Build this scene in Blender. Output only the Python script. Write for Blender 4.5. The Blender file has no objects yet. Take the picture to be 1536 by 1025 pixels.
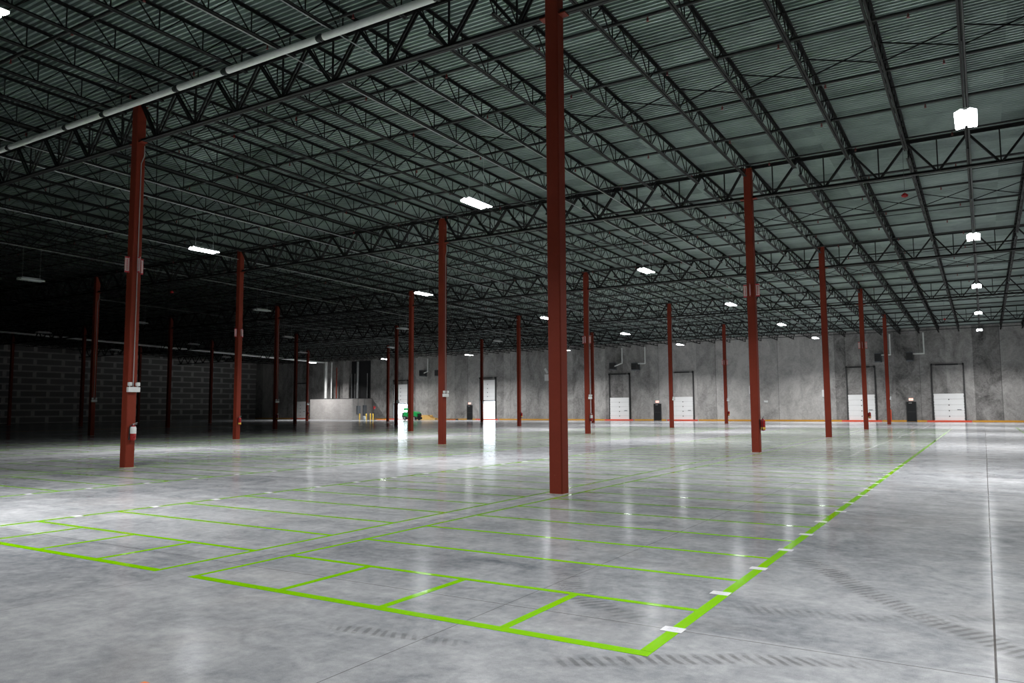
import bpy, math, random
from mathutils import Matrix, Vector
random.seed(7)
C = bpy.context.scene.collection
SC = bpy.context.scene
R = math.radians

# ------------------------------------------------------------------ layout
SX, SY = 14.4318, 15.5452          # column grid
DJ = SX / 8                        # joist spacing
XL, XR, YF, YB = -101.02, 28.864, -31.09, 77.73   # inner faces of the hall
SLOPE = 0.0175
def zg(y): return 11.06 - SLOPE * y          # top of girder top chord
def zdeck(y): return zg(y) + 0.14            # underside of deck
ORD = ['zeroth', 'first', 'second', 'third', 'fourth', 'fifth', 'sixth', 'seventh', 'eighth', 'ninth', 'tenth', 'eleventh', 'twelfth',
       'thirteenth', 'fourteenth', 'fifteenth', 'sixteenth', 'seventeenth', 'eighteenth', 'nineteenth', 'twentieth']
def ordn(n):
    if n < len(ORD): return ORD[n]
    return '%d%s' % (n, {1: 'st', 2: 'nd', 3: 'rd'}.get(n % 10 if n % 100 not in (11, 12, 13) else 0, 'th'))

# ------------------------------------------------------------------ mesh builder
class MB:
    def __init__(s): s.v = []; s.f = []; s.m = []; s.smooth = []
    def _add(s, v, f, mi=0, sm=False):
        b = len(s.v); s.v += [tuple(p) for p in v]
        for q in f: s.f.append(tuple(b + i for i in q)); s.m.append(mi); s.smooth.append(sm)
        return s
    def box(s, x0, x1, y0, y1, z0, z1, mi=0):
        v = [(x0,y0,z0),(x1,y0,z0),(x1,y1,z0),(x0,y1,z0),(x0,y0,z1),(x1,y0,z1),(x1,y1,z1),(x0,y1,z1)]
        return s._add(v, [(0,3,2,1),(4,5,6,7),(0,1,5,4),(1,2,6,5),(2,3,7,6),(3,0,4,7)], mi)
    def bbox(s, x0, x1, y0, y1, z0, z1, c, mi=0):
        """box with chamfered vertical and horizontal edges"""
        def ring(ix, z): 
            a0, a1, b0, b1 = x0+ix, x1-ix, y0+ix, y1-ix
            return [(a0+c,b0,z),(a1-c,b0,z),(a1,b0+c,z),(a1,b1-c,z),(a1-c,b1,z),(a0+c,b1,z),(a0,b1-c,z),(a0,b0+c,z)]
        v = ring(c, z0) + ring(0, z0+c) + ring(0, z1-c) + ring(c, z1)
        f = [tuple(range(7,-1,-1)), tuple(range(24,32))]
        for k in range(3):
            for i in range(8): f.append((8*k+i, 8*k+(i+1)%8, 8*k+8+(i+1)%8, 8*k+8+i))
        return s._add(v, f, mi)
    def bar(s, p, q, w, h, up=(0,0,1), mi=0):
        """rectangular bar from p to q, w across, h along up"""
        p, q = Vector(p), Vector(q); d = (q-p).normalized(); u = Vector(up)
        sd = d.cross(u)
        if sd.length < 1e-4: sd = d.cross(Vector((0,1,0)))
        sd.normalize(); u = sd.cross(d).normalized()
        v = []
        for e in (p, q):
            for a, b in ((-1,-1),(1,-1),(1,1),(-1,1)): v.append(e + sd*a*w/2 + u*b*h/2)
        return s._add(v, [(3,2,1,0),(4,5,6,7),(0,1,5,4),(1,2,6,5),(2,3,7,6),(3,0,4,7)], mi)
    def cyl(s, p, q, r, n=10, r2=None, mi=0, cap=True):
        p, q = Vector(p), Vector(q); d = (q-p).normalized()
        a = d.cross(Vector((0,0,1)))
        if a.length < 1e-4: a = Vector((1,0,0))
        a.normalize(); b = d.cross(a)
        r2 = r if r2 is None else r2
        v = [p + (a*math.cos(t)+b*math.sin(t))*r for t in [2*math.pi*i/n for i in range(n)]] + \
            [q + (a*math.cos(t)+b*math.sin(t))*r2 for t in [2*math.pi*i/n for i in range(n)]]
        s._add(v, [(i,(i+1)%n,n+(i+1)%n,n+i) for i in range(n)], mi, True)
        if cap: s._add(v, [tuple(range(n-1,-1,-1)), tuple(range(n,2*n))], mi)
        return s
    def pipe(s, pts, r, n=8, mi=0):
        for a, b in zip(pts, pts[1:]): s.cyl(a, b, r, n, mi=mi)
        for a in pts[1:-1]: s.ball(a, r*1.02, 8, 5, mi)
        return s
    def ball(s, c, r, n=10, k=6, mi=0, sc=(1,1,1)):
        v = []; c = Vector(c)
        for j in range(k+1):
            t = math.pi*j/k
            for i in range(n):
                u = 2*math.pi*i/n
                v.append(c + Vector((r*sc[0]*math.sin(t)*math.cos(u), r*sc[1]*math.sin(t)*math.sin(u), r*sc[2]*math.cos(t))))
        f = [(j*n+i, (j+1)*n+i, (j+1)*n+(i+1)%n, j*n+(i+1)%n) for j in range(k) for i in range(n)]
        return s._add(v, f, mi, True)
    def lathe(s, prof, c, n=14, mi=0):
        """prof list of (r,z) rotated around the vertical at c"""
        cx, cy, cz = c; v = []
        for r, z in prof:
            for i in range(n):
                t = 2*math.pi*i/n; v.append((cx+r*math.cos(t), cy+r*math.sin(t), cz+z))
        f = [(j*n+i, j*n+(i+1)%n, (j+1)*n+(i+1)%n, (j+1)*n+i) for j in range(len(prof)-1) for i in range(n)]
        s._add(v, f, mi, True)
        return s._add(v, [tuple(range(n-1,-1,-1)), tuple(range((len(prof)-1)*n, len(prof)*n))], mi)
    def prism(s, pts, axis, a, b, mi=0):
        """2-D outline pts extruded along axis from a to b"""
        n = len(pts)
        def P(p, t): return {'x': (t,p[0],p[1]), 'y': (p[0],t,p[1]), 'z': (p[0],p[1],t)}[axis]
        v = [P(p, a) for p in pts] + [P(p, b) for p in pts]
        return s._add(v, [tuple(range(n-1,-1,-1)), tuple(range(n,2*n))] + [(i,(i+1)%n,n+(i+1)%n,n+i) for i in range(n)], mi)
    def mesh(s, name, mats):
        me = bpy.data.meshes.new(name); me.from_pydata(s.v, [], s.f)
        for m in (mats if isinstance(mats, (list, tuple)) else [mats]): me.materials.append(m)
        me.polygons.foreach_set('material_index', s.m); me.polygons.foreach_set('use_smooth', s.smooth)
        me.update(); return me

def link(name, me, parent=None, loc=(0,0,0)):
    o = bpy.data.objects.new(name, me); C.objects.link(o)
    o.location = loc
    if parent: o.parent = parent
    return o
def obj(name, mb, mat, parent=None, loc=(0,0,0)): return link(name, mb.mesh(name, mat), parent, loc)
def tag(o, label, cat, group=None, kind=None):
    o['label'] = label; o['category'] = cat
    if group: o['group'] = group
    if kind: o['kind'] = kind
    return o
def thing(name, label, cat, loc=(0,0,0), group=None, kind=None):
    return tag(link(name, None, None, loc), label, cat, group, kind)
def struct(name, mb, mat, label=None):
    o = obj(name, mb, mat); o['kind'] = 'structure'
    if label: o['label'] = label
    return o

# ------------------------------------------------------------------ materials
class NT:
    def __init__(s, name):
        s.m = bpy.data.materials.new(name); s.m.use_nodes = True
        s.t = s.m.node_tree; s.b = s.t.nodes['Principled BSDF']
    def n(s, typ, **kw):
        x = s.t.nodes.new(typ)
        for k, v in kw.items(): setattr(x, k, v)
        return x
    def put(s, sock, val):
        if isinstance(val, bpy.types.NodeSocket): s.t.links.new(val, sock)
        elif val is not None: sock.default_value = val
    def math(s, op, a, b=None, c=None, clamp=False):
        x = s.n('ShaderNodeMath', operation=op, use_clamp=clamp)
        for i, v in enumerate((a, b, c)):
            if v is not None: s.put(x.inputs[i], v)
        return x.outputs[0]
    def noise(s, vec, scale, detail=4, rough=.55, dist=0.):
        x = s.n('ShaderNodeTexNoise'); s.put(x.inputs['Vector'], vec)
        x.inputs['Scale'].default_value = scale; x.inputs['Detail'].default_value = detail
        x.inputs['Roughness'].default_value = rough; x.inputs['Distortion'].default_value = dist
        return x.outputs[0]
    def white(s, vec):
        x = s.n('ShaderNodeTexWhiteNoise', noise_dimensions='3D'); s.put(x.inputs['Vector'], vec); return x.outputs[0]
    def obj(s): return s.n('ShaderNodeTexCoord').outputs['Object']
    def pos(s): return s.n('ShaderNodeNewGeometry').outputs['Position']
    def sep(s, v):
        x = s.n('ShaderNodeSeparateXYZ'); s.put(x.inputs[0], v); return x.outputs
    def comb(s, a, b, c):
        x = s.n('ShaderNodeCombineXYZ')
        for i, v in enumerate((a, b, c)): s.put(x.inputs[i], v)
        return x.outputs[0]
    def scale(s, v, sc):
        x = s.n('ShaderNodeVectorMath', operation='MULTIPLY'); s.put(x.inputs[0], v); x.inputs[1].default_value = sc; return x.outputs[0]
    def mix(s, f, a, b):
        x = s.n('ShaderNodeMix', data_type='RGBA'); s.put(x.inputs[0], f)
        for i, v in ((6, a), (7, b)):
            s.put(x.inputs[i], (*v, 1) if isinstance(v, tuple) and len(v) == 3 else v)
        return x.outputs[2]
    def ramp(s, v, a, b, lo=0., hi=1.):
        x = s.n('ShaderNodeMapRange', clamp=True)
        for i, q in enumerate((v, a, b, lo, hi)): s.put(x.inputs[i], q)
        return x.outputs[0]
    def bump(s, h, strength=.2, dist=.01):
        x = s.n('ShaderNodeBump'); s.put(x.inputs['Height'], h)
        x.inputs['Strength'].default_value = strength; x.inputs['Distance'].default_value = dist
        s.t.links.new(x.outputs[0], s.b.inputs['Normal'])
    def set(s, **kw):
        for k, v in kw.items():
            nm = {'color': 'Base Color', 'rough': 'Roughness', 'metal': 'Metallic', 'spec': 'Specular IOR Level', 'emit': 'Emission Color', 'estr': 'Emission Strength', 'coat': 'Coat Weight'}[k]
            s.put(s.b.inputs[nm], (*v, 1) if isinstance(v, tuple) and len(v) == 3 else v)
        return s.m

def paint(name, col, rough=.5, metal=0., var=.15, sc=6., bump=0.):
    t = NT(name); p = t.obj()
    n = t.noise(p, sc, 5)
    lo = tuple(c*(1-var) for c in col); hi = tuple(min(1, c*(1+var)) for c in col)
    t.set(color=t.mix(n, lo, hi), rough=t.ramp(t.noise(p, sc*2.3, 3), .3, .7, max(.03, rough-.06), rough+.06), metal=metal)
    if bump: t.bump(t.noise(p, 60, 3), bump, .003)
    return t.m

def mat_floor():
    t = NT('polished_concrete'); p = t.pos(); x, y, z = t.sep(p)
    # slab cells between the saw cuts
    cell = t.comb(t.math('FLOOR', t.math('DIVIDE', t.math('ADD', x, SX*10+.0), SX/2)), t.math('FLOOR', t.math('DIVIDE', t.math('ADD', y, SY*10+.0), SY/2)), 0.)
    cw = t.white(cell)
    big = t.noise(p, .22, 5, .6, .6)
    mid = t.noise(p, 1.5, 8, .66, .9)
    fine = t.noise(p, 9., 6, .7)
    strk = t.noise(t.scale(p, (.22, 1.9, 1.)), 1.0, 6, .65, .4)
    grit = t.noise(p, 160., 2, .5)
    v = t.math('MULTIPLY', big, .40)
    v = t.math('ADD', v, t.math('MULTIPLY', mid, .42))
    v = t.math('ADD', v, t.math('MULTIPLY', strk, .26))
    v = t.math('ADD', v, t.math('MULTIPLY', fine, .36))
    v = t.math('ADD', v, t.math('MULTIPLY', grit, .26))
    v = t.math('ADD', v, t.math('MULTIPLY', cw, .10))
    v = t.ramp(v, .66, 1.12)
    col = t.mix(v, (.12, .134, .152), (.54, .553, .56))
    warm = t.ramp(t.noise(p, .5, 4, .6, .5), .55, .75)
    col = t.mix(t.math('MULTIPLY', warm, .22), col, (.36, .31, .27))
    # rubber tyre marks: chevron tread along a curve
    dist = None
    wob = t.math('MULTIPLY', t.math('SUBTRACT', t.noise(p, .8, 3), .5), .35)
    def track(p0, p1, w, bow, amt):
        dx, dy = p1[0]-p0[0], p1[1]-p0[1]; L = math.hypot(dx, dy); dx /= L; dy /= L
        rx = t.math('SUBTRACT', x, p0[0]); ry = t.math('SUBTRACT', y, p0[1])
        u = t.math('ADD', t.math('MULTIPLY', rx, dx), t.math('MULTIPLY', ry, dy))
        s_ = t.math('SUBTRACT', t.math('MULTIPLY', ry, dx), t.math('MULTIPLY', rx, dy))
        un = t.math('DIVIDE', u, L)
        arc = t.math('MULTIPLY', t.math('MULTIPLY', un, t.math('SUBTRACT', 1., un)), bow*4)
        s_ = t.math('ADD', t.math('SUBTRACT', s_, arc), wob)
        a = t.math('ABSOLUTE', s_)
        inside = t.ramp(a, w, w*.55)
        ends = t.math('MULTIPLY', t.ramp(u, 0., .35), t.ramp(u, L, L-.35))
        tread = t.math('SINE', t.math('ADD', t.math('ADD', t.math('MULTIPLY', u, 74.), t.math('MULTIPLY', s_, 22.)), t.math('MULTIPLY', wob, 30.)))
        tread = t.ramp(tread, -.2, .6, .25, 1.)
        return t.math('MULTIPLY', t.math('MULTIPLY', inside, ends), t.math('MULTIPLY', tread, amt))
    acc = 0.
    for a in (((5.30,-4.3),(7.6,-7.4),.16,-.1,.55), ((4.6,-9.05),(6.7,-7.9),.13,.1,.6), ((3.35,-5.3),(5.0,-7.75),.17,-.55,.5),
              ((2.6,-9.15),(4.1,-8.95),.10,.02,.45), ((4.7,-4.0),(3.9,-.8),.12,.3,.3), ((7.3,-6.2),(5.2,-6.9),.14,.2,.35),
              ((6.2,1.),(8.4,9.),.15,.4,.3)):
        acc = t.math('MAXIMUM', acc, track(*a))
    acc = t.math('MULTIPLY', acc, t.ramp(t.noise(p, 2.6, 4), .30, .52))
    acc = t.math('MULTIPLY', acc, .95, clamp=True)
    col = t.mix(acc, col, (.045, .043, .042))
    # pale scrape lines and dust
    scr = t.noise(t.scale(p, (.6, .05, 1.)), 5.5, 3, .5, .3)
    scr = t.ramp(scr, .715, .76)
    col = t.mix(t.math('MULTIPLY', scr, .22), col, (.62, .62, .62))
    for (x0, amp, w) in ((2.55, .5, .05), (3.25, .55, .07)):
        d = t.math('ABSOLUTE', t.math('SUBTRACT', t.math('SUBTRACT', x, x0), t.math('MULTIPLY', t.math('SUBTRACT', t.noise(t.scale(p, (0, 1, 0)), .12, 2), .5), .6)))
        ln = t.math('MULTIPLY', t.ramp(d, w, w*.3), t.math('MULTIPLY', t.ramp(y, 6., 18.), t.ramp(t.noise(p, 1.1, 5), .38, .6)))
        col = t.mix(t.math('MULTIPLY', ln, amp), col, (.78, .78, .78))
    # saw cuts
    def line(c, pitch, off, w):
        q = t.math('ADD', c, 1000*pitch - off + pitch/2)
        q = t.math('SUBTRACT', t.math('MODULO', q, pitch), pitch/2)
        return t.math('LESS_THAN', t.math('ABSOLUTE', q), w)
    jn = t.math('MAXIMUM', line(x, SX/4, SX/2+.02, .0035), line(y, SY/2, SY/2-.05, .005))
    jw = line(x, SX, SX/2+.02, .007)
    jt = t.math('MAXIMUM', t.math('MULTIPLY', jn, .75), jw)
    col = t.mix(jt, col, (.028, .020, .016))
    rgh = t.ramp(t.math('ADD', t.math('MULTIPLY', strk, .5), t.math('MULTIPLY', mid, .5)), .32, .68, .10, .19)
    rgh = t.math('ADD', rgh, t.math('MULTIPLY', acc, .25))
    t.set(color=col, rough=rgh, spec=.04)
    t.bump(t.math('ADD', t.math('MULTIPLY', strk, .6), t.math('MULTIPLY', fine, .25)), .10, .02)
    return t.m

def mat_wall():
    t = NT('tilt_up_concrete'); p = t.pos(); x, y, z = t.sep(p)
    q = t.math('ADD', x, t.math('MULTIPLY', y, 1.0))
    pan = t.white(t.comb(t.math('FLOOR', t.math('DIVIDE', t.math('ADD', q, 505.), 2.405)), 0., 0.))
    pan2 = t.white(t.comb(t.math('FLOOR', t.math('DIVIDE', t.math('ADD', q, 506.2), 7.2155)), 3., 0.))
    sw = t.noise(t.scale(p, (1., 1., .6)), .55, 9, .72, .8)
    fine = t.noise(p, 2.2, 7, .7, 2.2)
    v = t.math('ADD', t.math('MULTIPLY', sw, .95), t.math('MULTIPLY', fine, .5))
    v = t.math('ADD', v, t.math('MULTIPLY', pan, .26)); v = t.math('ADD', v, t.math('MULTIPLY', pan2, .18))
    v = t.ramp(v, .62, 1.24)
    col = t.mix(v, (.06, .058, .056), (.56, .547, .525))
    def line(c, pitch, off, w):
        k = t.math('SUBTRACT', t.math('MODULO', t.math('ADD', c, 1000*pitch-off+pitch/2), pitch), pitch/2)
        return t.math('LESS_THAN', t.math('ABSOLUTE', k), w)
    col = t.mix(t.math('MULTIPLY', line(q, 7.2155, 0, .025), .45), col, (.03, .03, .03))
    t.set(color=col, rough=.75, spec=.3)
    t.bump(sw, .25, .03)
    return t.m

def mat_block_wall():
    t = NT('large_block_wall'); p = t.pos(); x, y, z = t.sep(p)
    b = t.n('ShaderNodeTexBrick'); t.put(b.inputs['Vector'], t.comb(t.math('MULTIPLY', y, .42), z, 0.))
    for k, v in (('Scale', 1.), ('Mortar Size', .105), ('Mortar Smooth', .1), ('Bias', 0.), ('Brick Width', 1.56), ('Row Height', .86)): b.inputs[k].default_value = v
    b.inputs['Color1'].default_value = (.17, .165, .16, 1); b.inputs['Color2'].default_value = (.23, .225, .215, 1); b.inputs['Mortar'].default_value = (.55, .54, .52, 1)
    n = t.noise(p, 2.2, 6, .65)
    t.set(color=t.mix(t.ramp(n, .3, .7, 0., .5), b.outputs[0], (.2, .2, .2)), rough=.85)
    return t.m

def mat_cmu():
    t = NT('painted_block'); p = t.pos(); x, y, z = t.sep(p)
    b = t.n('ShaderNodeTexBrick'); t.put(b.inputs['Vector'], t.comb(t.math('ADD', x, y), z, 0.))
    for k, v in (('Scale', 1.), ('Mortar Size', .012), ('Brick Width', .4), ('Row Height', .2)): b.inputs[k].default_value = v
    b.inputs['Color1'].default_value = (.36, .34, .32, 1); b.inputs['Color2'].default_value = (.42, .40, .38, 1); b.inputs['Mortar'].default_value = (.30, .29, .28, 1)
    t.set(color=t.mix(t.ramp(t.noise(p, .6, 5), .35, .7, 0., .5), b.outputs[0], (.22, .21, .20)), rough=.8)
    return t.m

def mat_deck():
    t = NT('galvanised_deck'); p = t.pos()
    x, y, z = t.sep(p)
    sheet = t.white(t.comb(t.math('FLOOR', t.math('DIVIDE', t.math('ADD', y, 200.), .914)), t.math('FLOOR', t.math('DIVIDE', t.math('ADD', x, 300.3), DJ*3)), 0.))
    n = t.noise(p, .9, 5, .6, .5)
    v = t.math('ADD', t.math('MULTIPLY', n, .7), t.math('MULTIPLY', sheet, .35))
    t.set(color=t.mix(t.ramp(v, .3, .8), (.19, .24, .225), (.385, .46, .435)), rough=t.ramp(t.noise(p, 3., 3), .3, .7, .34, .46), metal=.6)
    return t.m

def mat_column():
    t = NT('red_oxide_paint'); p = t.pos()
    n = t.noise(p, 1.3, 6, .65); f = t.noise(p, 26., 4, .7)
    col = t.mix(t.math('ADD', t.math('MULTIPLY', n, .6), t.math('MULTIPLY', f, .4)), (.135, .018, .009), (.27, .042, .021))
    z = t.sep(p)[2]
    scuff = t.math('MULTIPLY', t.ramp(t.noise(t.scale(p, (1, 1, .6)), 9., 5, .7), .66, .74), t.ramp(z, .9, .2))
    col = t.mix(t.math('MULTIPLY', scuff, .7), col, (.42, .26, .17))
    t.set(color=col, rough=.6, spec=.2)
    return t.m

M = {}
M['floor'] = mat_floor(); M['wall'] = mat_wall(); M['block'] = mat_block_wall(); M['cmu'] = mat_cmu()
M['deck'] = mat_deck(); M['red'] = mat_column()
M['steel'] = paint('black_steel_paint', (.009, .0087, .0087), .6, 0., .3, 3.)
M['girder'] = paint('dark_grey_steel_paint', (.016, .0155, .0155), .55, 0., .3, 3.)
for k_ in ('steel', 'girder'): M[k_].node_tree.nodes['Principled BSDF'].inputs['Specular IOR Level'].default_value = .2
M['sprk'] = paint('black_pipe', (.012, .012, .012), .5)
M['white_pipe'] = paint('white_pipe', (.84, .86, .83), .45)
M['coupling'] = paint('dark_coupling', (.03, .035, .033), .5)
M['galv'] = paint('galvanised_conduit', (.55, .57, .57), .38, .6)
M['grey_conduit'] = paint('grey_conduit', (.42, .43, .43), .45, .3)
def tape_mat(name, lo, hi, rough):
    t = NT(name); p = t.pos()
    n = t.noise(p, 2.2, 5, .6); f = t.noise(p, 30., 3)
    wear = t.ramp(t.noise(p, 7., 6, .75), .69, .74)
    c = t.mix(t.math('ADD', t.math('MULTIPLY', n, .7), t.math('MULTIPLY', f, .3)), lo, hi)
    c = t.mix(t.math('MULTIPLY', wear, .55), c, (.62, .80, .45))
    t.set(color=c, rough=t.ramp(t.noise(p, 11., 4), .35, .7, rough, rough+.05), spec=.85)
    return t.m
M['tape'] = tape_mat('lime_floor_tape', (.21, .57, .001), (.32, .74, .002), .035)
M['yellow_tape'] = tape_mat('yellow_floor_tape', (.55, .30, .02), (.65, .38, .03), .3)
M['label'] = paint('white_label', (.85, .86, .88), .2, 0, .03)
M['label_print'] = paint('grey_print', (.62, .63, .68), .3)
M['white'] = paint('white_enamel', (.80, .81, .80), .4, 0, .05)
M['door_white'] = paint('white_door_panel', (.92, .93, .92), .45, 0, .06, 1.5)
M['black'] = paint('matt_black', (.012, .013, .014), .5)
M['dark'] = paint('dark_grey_metal', (.05, .05, .05), .5)
M['kerb_yellow'] = paint('yellow_kerb_paint', (.70, .34, .03), .5)
M['kerb_red'] = paint('red_orange_kerb_paint', (.80, .09, .03), .5)
M['bollard'] = paint('yellow_bollard_paint', (.72, .48, .06), .45)
M['sign_red'] = paint('sign_red', (.62, .03, .05), .4)
M['sign_white'] = paint('sign_white', (.78, .70, .70), .4, 0, .05)
M['ext_red'] = paint('extinguisher_red', (.36, .010, .012), .3)
M['gauge_yellow'] = paint('yellow_tag', (.8, .5, .08), .5)
M['silver'] = paint('silver_metal', (.62, .62, .63), .3, .8)
M['green'] = paint('bright_green_paint', (.008, .27, .06), .35)
M['rubber'] = paint('black_rubber', (.018, .018, .019), .7)
M['wood'] = paint('pale_yellow_timber', (.66, .43, .15), .7, 0, .25, 3.)
M['orange'] = paint('orange_plastic', (.85, .20, .02), .5)
M['panel_grey'] = paint('grey_enamel', (.13, .145, .16), .4)
M['pale_box'] = paint('pale_blue_grey', (.5, .6, .68), .5)
M['grout'] = paint('pale_grout', (.44, .40, .35), .85)
M['asphalt'] = paint('pale_yard_concrete', (.55, .55, .54), .8, 0, .1, 2.)
def emit(name, col, s):
    t = NT(name); t.set(color=(.8, .8, .8), emit=col, estr=s, rough=.4); return t.m
M['lens_on'] = emit('lit_lens', (.95, .98, 1.), 24.)
M['lens_off'] = paint('unlit_lens', (.55, .58, .58), .3)
M['exit'] = emit('exit_sign_face', (1., .42, .30), 1.6)
M['exit_red'] = emit('exit_sign_letters', (1., .05, .03), 1.8)
M['green_led'] = emit('green_indicator', (.1, 1., .3), 1.)

# ------------------------------------------------------------------ setting
struct('floor', MB().box(XL-.2, XR+.2, YF-.2, YB+.2, -.25, 0), M['floor'])
struct('ground_outside', MB().box(-140, 60, YB+.2, 160, -.25, -.02), M['asphalt'])

OPEN = [(-69.75, -67.1, 2.40), (-53.9, -51.35, 2.40)]     # door openings that let daylight in
wb = MB(); xs = [XL-.2]
for a, b, h in OPEN: xs += [a, b]
xs.append(XR+.2)
for i in range(0, len(xs)-1):
    z0 = 2.75 if i % 2 else 0.
    wb.box(xs[i], xs[i+1], YB, YB+.25, z0, 11.6)
struct('wall_back', wb, M['wall'])
struct('wall_left', MB().box(XL-.2, XL, YF-.2, YB+.25, 0, 13), M['block'])
struct('wall_right', MB().box(XR, XR+.2, YF-.2, YB+.25, 0, 13), M['wall'])
struct('wall_front', MB().box(XL-.2, XR+.2, YF-.2, YF, 0, 13), M['wall'])

# corrugated roof deck: ribs run left-right
dk = MB(); P = .1524; y = YF - .1; prof = []
while y < YB + .1:
    for dy, dz in ((0, 0), (.045, 0), (.064, .075), (.133, .075)): prof.append((y+dy, dz))
    y += P
v = []; f = []
for (yy, dz) in prof:
    z = zdeck(yy) + dz
    v += [(XL-.1, yy, z), (XR+.1, yy, z)]
for i in range(len(prof)-1): f.append((2*i, 2*i+2, 2*i+3, 2*i+1))
dk._add(v, f)
struct('ceiling', dk, M['deck'])

# yellow kerb at the foot of the back wall, broken at the dock doors
DOORS = [  # x0, x1, raised-by, name words
    (2.83, 5.50, 0., 'rightmost closed white dock door, right of the black exit door, grey wall recess above'),
    (-5.40, -2.77, 0., 'closed white dock door crossed by a red column, right of the pale wall panel'),
    (-25.33, -22.87, 0., 'closed white dock door just right of the middle black exit door'),
    (-33.75, -31.17, 0., 'closed white dock door left of the middle black exit door, under funnel heater'),
    (-53.80, -51.38, 2.72, 'raised white dock door open to daylight, bright reflection on the floor below'),
    (-69.70, -67.12, 2.42, 'raised white dock door open to daylight behind the green machine'),
    (-91.2, -88.5, 0., 'dim grey closed dock door in the dark far corner beside the block enclosure')]
gaps = sorted([(a-1.0 if i in (2,) else a-.75, b+.65) for i, (a, b, h, l) in enumerate(DOORS)])
kx = [-87.9]
kb = MB(); last = XR-.02
segs = []; cur = XL+.02
for a, b in gaps:
    segs.append((cur, a)); cur = b
segs.append((cur, last))
for a, b in segs:
    if b > a: kb.box(a, b, YB-.06, YB-.002, 0.002, .16)
struct('baseboard_back', kb, M['kerb_yellow'], 'yellow painted kerb along the foot of the grey back wall')

def dock_door(x0, x1, lift, label):
    w = x1-x0
    t = thing('door_%d' % (DOORS.index((x0, x1, lift, label))+4), label, 'door', ((x0+x1)/2, YB, 0), 'dock doors in the back wall', 'structure')
    h = 2.88; n = 5; dz = h/n; yf = -.17
    for i in range(n):
        z0 = lift + i*dz + .03
        s = MB().bbox(-w/2, w/2, yf, yf+.06, z0+.006, z0+dz-.006, .012)
        for sx in (-1, 1):     # hinge tabs at the ends
            s.box(sx*w/2-.03, sx*w/2+.03, yf+.01, yf+.05, z0+.05, z0+.16)
            s.box(sx*w/2-.03, sx*w/2+.03, yf+.01, yf+.05, z0+dz-.16, z0+dz-.05)
        sec = obj('door_section', s, M['door_white'], t)
        if i < n-1: obj('center_hinge', MB().box(-.05, .05, yf-.018, yf-.001, z0+dz-.09, z0+dz+.02), M['dark'], sec)
    if lift == 0:
        obj('lock_handle', MB().box(w/2-.62, w/2-.25, yf-.03, yf-.001, 1.22, 1.28), M['panel_grey'], t)
    for sx in (-1, 1):
        tr = MB().box(sx*(w/2+.09)-.045, sx*(w/2+.09)+.045, yf-.03, yf+.10, .0, 5.86)
        tr.box(sx*(w/2+.16)-.02, sx*(w/2+.16)+.02, yf+.04, -.002, .0, 5.86)
        obj('track', tr, M['dark'], t)
    sh = MB().cyl((-w/2-.12, yf-.02, 5.90), (w/2+.12, yf-.02, 5.90), .035, 8)
    sh.cyl((-w/2+.25, yf-.02, 5.90), (w/2-.35, yf-.02, 5.90), .075, 10)
    for sx in (-1, 1):
        sh.cyl((sx*(w/2+.02), yf-.02, 5.90), (sx*(w/2+.10), yf-.02, 5.90), .14, 12)
        sh.box(sx*(w/2+.14)-.03, sx*(w/2+.14)+.03, yf-.1, -.002, 5.8, 6.0)
    obj('spring_shaft', sh, M['black'], t)
    if lift > 2:
        obj('bottom_seal', MB().box(-w/2, w/2, yf+.0, yf+.06, lift-.10, lift+.03), M['black'], t)
    ks = MB().box(-w/2-.72, w/2+.62, -.36, -.24, 0, .15)
    o = obj('sill_kerb', ks, M['kerb_red'], t); o['label'] = 'red-orange kerb in front of the door'
    return t
for d in DOORS: dock_door(*d)

NDOOR = [0]
def man_door(x0, x1, label, slabel):
    w = x1-x0
    NDOOR[0] += 1
    t = thing('door_%d' % NDOOR[0], label, 'door', ((x0+x1)/2, YB, 0), 'black exit doors', 'structure')
    obj('door_leaf', MB().bbox(-w/2+.05, w/2-.05, -.07, -.02, .02, 2.05, .006), M['black'], t)
    obj('frame', MB().box(-w/2, -w/2+.05, -.09, -.002, 0, 2.1).box(w/2-.05, w/2, -.09, -.002, 0, 2.1).box(-w/2+.05, w/2-.05, -.09, -.002, 2.05, 2.1), M['dark'], t)
    obj('door_closer', MB().box(-.24, .06, -.13, -.071, 1.92, 2.0), M['silver'], t)
    obj('push_bar', MB().box(-w/2+.1, w/2-.1, -.12, -.071, 1.0, 1.06), M['dark'], t)
    sgn = thing('exit_sign', slabel, 'sign', ((x0+x1)/2, YB, 2.2), 'lit exit signs')
    obj('housing', MB().bbox(-.22, .22, -.09, -.002, 0, .28, .008), M['white'], sgn)
    obj('face', MB().box(-.20, .20, -.095, -.0902, .02, .26), M['exit'], sgn)
    L = MB(); zb, zt = .06, .22; yq = (-.102, -.0955)
    def st(a, b, c, d): L.box(a, b, yq[0], yq[1], c, d)
    # E X I T in strokes
    st(-.165, -.140, zb, zt); 
    for z in (zb, (zb+zt)/2-.011, zt-.022): st(-.14, -.085, z, z+.022)
    for s_ in (1, -1):
        L.bar((-.062, -.0988, zb if s_ > 0 else zt), (.008, -.0988, zt if s_ > 0 else zb), .024, .0065, (0, 1, 0))
    st(.035, .060, zb, zt)
    st(.085, .165, zt-.022, zt); st(.1125, .1375, zb, zt-.022)
    obj('lettering', L, M['exit_red'], sgn)
man_door(.22, 1.17, 'black exit door left of the rightmost dock door', 'lit red exit sign above the black door left of rightmost dock door')
man_door(-27.90, -26.92, 'black exit door between the two middle white dock doors', 'lit red exit sign above the black door between two middle dock doors')
man_door(-56.22, -55.26, 'black exit door left of the open daylit dock door', 'lit red exit sign above the black door left of open dock door')

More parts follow.
